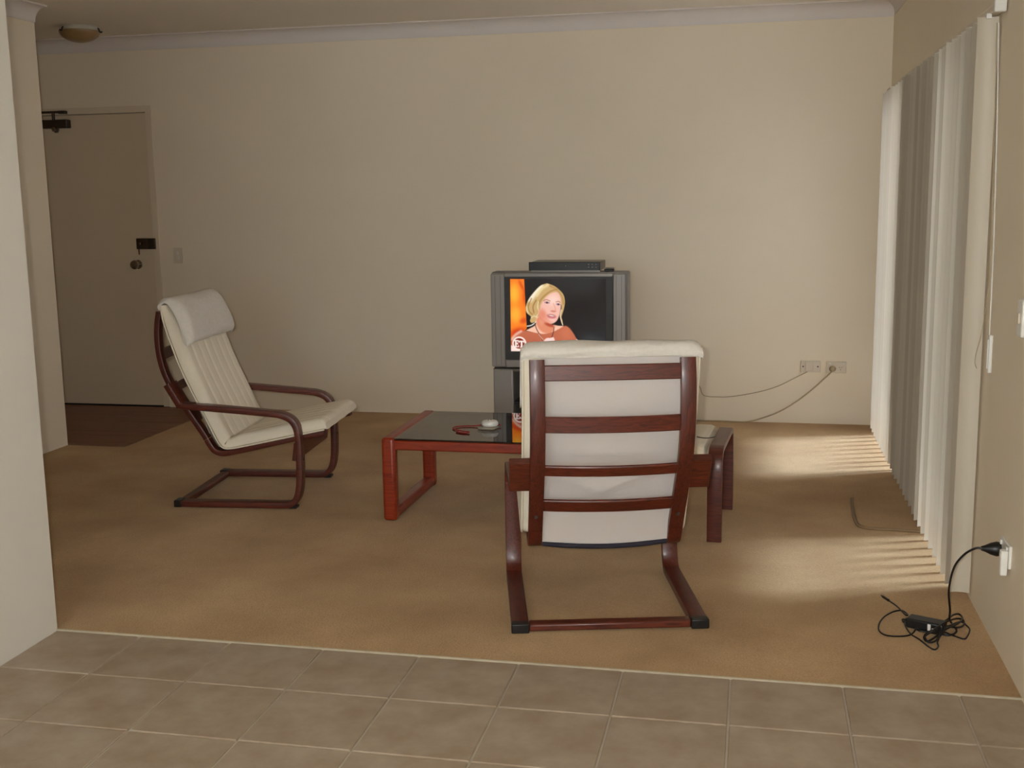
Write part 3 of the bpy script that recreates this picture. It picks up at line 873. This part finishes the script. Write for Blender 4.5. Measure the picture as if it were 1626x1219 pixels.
# cabinet: front shell tapering to the back
def ring_(x0, x1, z0, z1, y, r=.02, n=4):
    pts = []
    for (cx2, cz2, a0) in ((x1 - r, z1 - r, 0), (x0 + r, z1 - r, 90), (x0 + r, z0 + r, 180), (x1 - r, z0 + r, 270)):
        for k in range(n + 1):
            a = math.radians(a0 + 90 * k / n); pts.append((cx2 + r * math.cos(a), y, cz2 + r * math.sin(a)))
    return pts
V, F = [], []
secs = [ring_(-hw, hw, 0.004, th_, .03, .012), ring_(-hw, hw, 0.004, th_, .14, .012), ring_(-hw + .03, hw - .03, .02, th_ - .03, .22, .03), ring_(-.26, .26, .06, th_ - .12, .46, .04), ring_(-.22, .22, .08, th_ - .16, .50, .04)]
for s_ in secs: V += s_
m = len(secs[0])
for i in range(len(secs) - 1):
    for k in range(m):
        F.append((i * m + k, i * m + (k + 1) % m, (i + 1) * m + (k + 1) % m, (i + 1) * m + k))
F.append(tuple(range(m))); F.append(tuple(range((len(secs) - 1) * m, len(secs) * m)))
obj('cabinet', V, F, SILVER_D, tv, smooth=True)
# speaker columns
for s in (-1, 1):
    a, b = sorted((s * .322, s * (.408 if s < 0 else .394)))
    sp = box('speaker_panel', a, b, -.004, .032, .01, th_ - .008, SILVER, tv, .008, 3)
    for k in range(2):
        xx = (a + b) / 2 + (-.016 + .032 * k)
        box('groove', xx - .0015, xx + .0015, -.0045, -.003, .02, th_ - .02, SILVER_D, sp)
box('side_edge', .394, .408, .004, .032, .01, th_ - .01, SILVER_D, tv, .003)
# bezel (frame round the screen)
bz0, bz1 = .056, .550
sx0, sx1, sz0, sz1 = -.2895, .284, .106, .538
boxes('bezel', [(-.322, sx0 - .0, -.012, .03, bz0, bz1), (sx1, .322, -.012, .03, bz0, bz1), (sx0, sx1, -.012, .03, bz0, sz0), (sx0, sx1, -.012, .03, sz1, bz1)], DARKP, tv)
box('lower_panel', -.322, .322, -.006, .03, .008, bz0, SILVER, tv, .006)
box('upper_strip', -.322, .322, -.006, .03, bz1, th_ - .006, SILVER, tv, .004)
box('control_flap', -.20, .20, -.010, -.004, .014, .044, SILVER_D, tv, .003)

# the picture on the tube: painted by code into a colour attribute
def paint():
    NX, NY = 246, 184
    X, Y = np.meshgrid(np.linspace(88, 1308, NX), np.linspace(112, 1032, NY))
    img = np.zeros((NY, NX, 3)); img[:] = (30, 26, 26)
    def smooth(a, b, x):
        t = np.clip((x - a) / (b - a), 0, 1); return t * t * (3 - 2 * t)
    def blend(al, c):
        nonlocal img
        c = np.asarray(c, float)
        img = img * (1 - al[..., None]) + (c if c.ndim == 3 else c[None, None, :]) * al[..., None]
    def curve(p, n=6):
        P = crom([(a, b, 0) for a, b in p + [p[0]]], n)[:-1]
        return [(q.x, q.y) for q in P]
    def sdf(p):
        d = np.full(X.shape, 1e9); ins = np.zeros(X.shape, bool)
        for (x1, y1), (x2, y2) in zip(p, p[1:] + p[:1]):
            ex, ey = x2 - x1, y2 - y1
            t = np.clip(((X - x1) * ex + (Y - y1) * ey) / (ex * ex + ey * ey + 1e-9), 0, 1)
            d = np.minimum(d, np.hypot(X - x1 - t * ex, Y - y1 - t * ey))
            if y1 != y2:
                c = ((y1 > Y) != (y2 > Y)) & (X < (x2 - x1) * (Y - y1) / (y2 - y1) + x1)
                ins ^= c
        return np.where(ins, -d, d)
    def poly(p, c, soft=5, op=1.0, cur=True):
        s = sdf(curve(p) if cur else p)
        blend(op * smooth(soft, -soft, s), c)
    def line(p, w, c, soft=4, op=1.0):
        q = [(a.x, a.y) for a in crom([(a, b, 0) for a, b in p], 6)]
        d = np.full(X.shape, 1e9)
        for (x1, y1), (x2, y2) in zip(q[:-1], q[1:]):
            ex, ey = x2 - x1, y2 - y1
            t = np.clip(((X - x1) * ex + (Y - y1) * ey) / (ex * ex + ey * ey + 1e-9), 0, 1)
            d = np.minimum(d, np.hypot(X - x1 - t * ex, Y - y1 - t * ey))
        blend(op * smooth(w + soft, w - soft, d), c)
    def blob(x, y, rx, ry, c, op=1.0, rot=0, soft=.5):
        a = math.radians(rot)
        u = (X - x) * math.cos(a) + (Y - y) * math.sin(a); v = -(X - x) * math.sin(a) + (Y - y) * math.cos(a)
        blend(op * smooth(1 + soft, 1 - soft, np.hypot(u / rx, v / ry)), c)
    # orange panel
    poly([(60, 100), (268, 100), (280, 400), (296, 735), (250, 800), (60, 900)], (255, 132, 36), 6, cur=False)
    m0 = (sdf([(60, 100), (268, 100), (280, 400), (296, 735), (250, 800), (60, 900)]) < 0).astype(float)
    def mblob(x, y, rx, ry, c, op, rot=0):
        a = math.radians(rot)
        u = (X - x) * math.cos(a) + (Y - y) * math.sin(a); v = -(X - x) * math.sin(a) + (Y - y) * math.cos(a)
        blend(m0 * op * smooth(1.4, .2, np.hypot(u / rx, v / ry)), c)
    mblob(140, 300, 70, 140, (255, 190, 60), .9)
    mblob(150, 560, 80, 120, (255, 184, 62), .9)
    mblob(230, 190, 22, 90, (206, 66, 14), .7, -25)
    mblob(270, 330, 30, 120, (225, 84, 18), .8)
    mblob(260, 640, 60, 40, (216, 70, 24), .8, -20)
    mblob(170, 790, 130, 60, (206, 62, 26), .9, -20)
    # hair
    hair = [(560, 165), (480, 195), (400, 270), (330, 360), (292, 440), (285, 510), (312, 555), (350, 590), (338, 640), (362, 668), (420, 645), (470, 600), (560, 500), (700, 420), (742, 440), (738, 520), (724, 570), (738, 640), (758, 690), (757, 640), (745, 585), (772, 500), (789, 400), (770, 310), (720, 250), (650, 198)]
    poly(hair, (206, 170, 112), 7)
    hm = smooth(5, -8, sdf(curve(hair)))
    keep = img.copy()
    line([(480, 200), (405, 285), (340, 370)], 34, (252, 240, 214), 26, .95)
    line([(570, 190), (490, 240), (430, 320)], 18, (240, 216, 160), 14, .8)
    line([(300, 470), (310, 540)], 16, (236, 214, 160), 12, .7)
    line([(600, 200), (690, 250), (750, 330), (770, 420)], 12, (178, 132, 76), 12, .7)
    img = keep * (1 - hm[..., None]) + img * hm[..., None]
    line([(690, 240), (600, 270), (500, 350), (450, 430)], 9, (172, 124, 66), 8, .8)
    line([(360, 360), (320, 450), (330, 520), (370, 560)], 8, (160, 118, 66), 7, .8)
    line([(420, 380), (380, 460), (390, 540)], 7, (150, 104, 56), 6, .8)
    line([(450, 400), (440, 470), (455, 530), (420, 590)], 7, (238, 222, 180), 5, .9)
    line([(360, 600), (390, 580), (430, 600)], 8, (238, 220, 176), 6, .7)
    line([(300, 710), (350, 700), (395, 672), (425, 640)], 6, (255, 246, 232), 4)
    # neck, shoulders
    poly([(280, 765), (340, 735), (410, 690), (420, 610), (470, 590), (600, 680), (650, 690), (700, 700), (770, 708), (680, 770), (560, 830), (420, 800)], (250, 196, 168), 6)
    poly([(420, 620), (480, 590), (600, 680), (640, 700), (630, 770), (560, 800), (480, 770), (430, 700)], (228, 142, 108), 12)
    blob(590, 690, 62, 22, (170, 62, 40), .8, 18)
    blob(490, 640, 30, 60, (236, 160, 130), .6)
    # face
    face = [(540, 345), (610, 292), (690, 280), (728, 335), (738, 430), (730, 510), (708, 590), (672, 648), (612, 676), (560, 655), (500, 612), (462, 560), (472, 470), (500, 400)]
    poly(face, (246, 190, 172), 7)
    blob(500, 560, 48, 70, (226, 128, 100), .75, -20, .7)
    blob(560, 630, 60, 30, (236, 150, 124), .7, 25, .7)
    blob(640, 380, 70, 60, (255, 222, 208), .7, 0, .8)
    blob(620, 620, 40, 24, (252, 206, 192), .6, 0, .8)
    line([(640, 420), (662, 470), (668, 505)], 7, (226, 150, 134), 7, .6)
    blob(640, 518, 34, 12, (206, 116, 96), .75, 5)
    line([(518, 385), (550, 372), (598, 388)], 5, (150, 100, 80), 5, .8)
    line([(676, 400), (706, 392), (726, 406)], 5, (150, 100, 80), 5, .8)
    blob(560, 409, 32, 12, (150, 112, 122), .9, 5)
    blob(560, 409, 11, 11, (58, 46, 70), .95)
    blob(702, 430, 26, 12, (150, 112, 122), .9, 8)
    blob(704, 430, 10, 11, (58, 46, 70), .95)
    blob(616, 580, 54, 24, (176, 82, 80), .9, 8)
    blob(616, 574, 36, 9, (240, 222, 216), .9, 8)
    blob(618, 600, 42, 12, (220, 130, 132), .9, 4)
    line([(742, 500), (728, 570), (742, 640), (758, 690)], 6, (248, 226, 190), 4, .9)
    # jumper
    poly([(80, 890), (130, 830), (190, 782), (270, 770), (400, 792), (520, 806), (640, 775), (720, 735), (788, 702), (840, 728), (890, 790), (930, 860), (965, 925), (990, 1060), (60, 1060)], (196, 108, 78), 6)
    line([(100, 880), (150, 820), (220, 775)], 16, (240, 186, 166), 14, .9)
    blob(800, 800, 60, 80, (214, 124, 88), .6, 0, .8)
    blob(330, 900, 120, 60, (180, 98, 74), .5, 0, .8)
    poly([(500, 910), (545, 862), (600, 856), (640, 850), (656, 912), (640, 1000), (520, 1000)], (250, 216, 208), 7)
    poly([(896, 912), (936, 864), (964, 915), (960, 960)], (250, 240, 244), 4, cur=False)
    line([(400, 672), (424, 750), (470, 830), (500, 890)], 6, (110, 60, 56), 4, .9)
    line([(646, 720), (638, 780), (618, 842)], 6, (110, 60, 56), 4, .9)
    line([(450, 810), (480, 850), (505, 880)], 4, (250, 214, 190), 3, .8)
    # corner glow and round emblem with the two letters
    poly([(80, 950), (160, 990), (250, 985), (240, 1040), (80, 1040)], (255, 226, 214), 8, cur=False)
    blob(196, 935, 92, 92, (255, 232, 220), 1, 0, .05)
    blob(194, 932, 70, 68, (134, 44, 34), 1, 0, .06)
    wht = (255, 238, 228)
    def bars(lst):
        for (a, b, c_, d_) in lst: poly([(a, b), (c_, b), (c_, d_), (a, d_)], wht, 3, cur=False)
    bars([(128, 890, 186, 903), (128, 968, 190, 981), (140, 890, 160, 981), (140, 928, 178, 941), (175, 890, 186, 915), (179, 955, 190, 981), (168, 920, 178, 949)])
    bars([(190, 897, 258, 912), (214, 897, 236, 986), (203, 974, 247, 986), (190, 897, 200, 924), (249, 897, 258, 924)])
    img = np.clip(img, 0, 255)
    c = img / 255.0
    return NX, NY, np.where(c <= .04045, c / 12.92, ((c + .055) / 1.055) ** 2.4)
NX, NY, colr = paint()
V, F = [], []
for j in range(NY):
    for i in range(NX):
        x = sx0 + (sx1 - sx0) * i / (NX - 1); z = sz1 - (sz1 - sz0) * j / (NY - 1)
        bul = .006 * (1 - ((i / (NX - 1) - .5) * 2) ** 2) * (1 - ((j / (NY - 1) - .5) * 2) ** 2)
        V.append((x, .004 - bul, z))
for j in range(NY - 1):
    for i in range(NX - 1):
        a = j * NX + i; F.append((a, a + NX, a + NX + 1, a + 1))
me = bpy.data.meshes.new('screen'); me.from_pydata(V, [], F)
at = me.color_attributes.new('picture', 'FLOAT_COLOR', 'POINT')
buf = np.ones((NX * NY, 4), np.float32); buf[:, :3] = colr.reshape(-1, 3)
at.data.foreach_set('color', buf.ravel())
m, nt, N, L, b = new_mat('lit_screen')
an = N.new('ShaderNodeAttribute'); an.attribute_name = 'picture'
L.new(an.outputs['Color'], b.inputs['Emission Color']); b.inputs['Emission Strength'].default_value = 0.52
b.inputs['Base Color'].default_value = (.012, .011, .012, 1); b.inputs['Roughness'].default_value = 0.12
b.inputs['Specular IOR Level'].default_value = 0.25
me.materials.append(m)
for p in me.polygons: p.use_smooth = True
so = bpy.data.objects.new('screen', me); COL.objects.link(so); so.parent = tv

# player on top of the television
dv = thing('disc_player', 'slim black disc player lying on top of the television', 'disc player', (-1.095, 6.615, .458 + th_))
box('case', -.208, .208, .01, .27, .006, .056, plain('brushed_dark_metal', (96, 86, 74), .38, metal=.4), dv, .003)
fp = box('front_panel', -.212, .212, -.004, .012, .008, .058, BLACKP, dv, .003)
box('front_lip', -.198, .212, -.008, -.002, .000, .010, SILVER, dv, .002)
for i in range(3):
    for k in range(2):
        box('button', .145 + .022 * i - .003, .145 + .022 * i + .003, -.007, -.004, .028 + .016 * k - .003, .028 + .016 * k + .003, CHROME, fp, .001)
lathe('power_light', [(.001, 0), (.004, 0), (.003, -.003), (.001, -.003)], CHROME, fp, n=10, axis='y', loc=(.01, -.004, .036))
for sx in (-.17, .17):
    for sy in (.03, .24):
        lathe('foot', [(.001, 0), (.012, 0), (.012, .008), (.001, .008)], BLACKP, dv, n=12, loc=(sx, sy, 0))
rc = thing('remote_sensor', 'small dark rounded box on top of the television beside the disc player', 'gadget', (-.835, 6.66, .458 + th_))
box('body', -.028, .028, -.025, .03, 0, .016, BLACKP, rc, .006, 3)
box('lid', -.026, .028, -.022, .03, .016, .024, SILVER, rc, .004, 2)
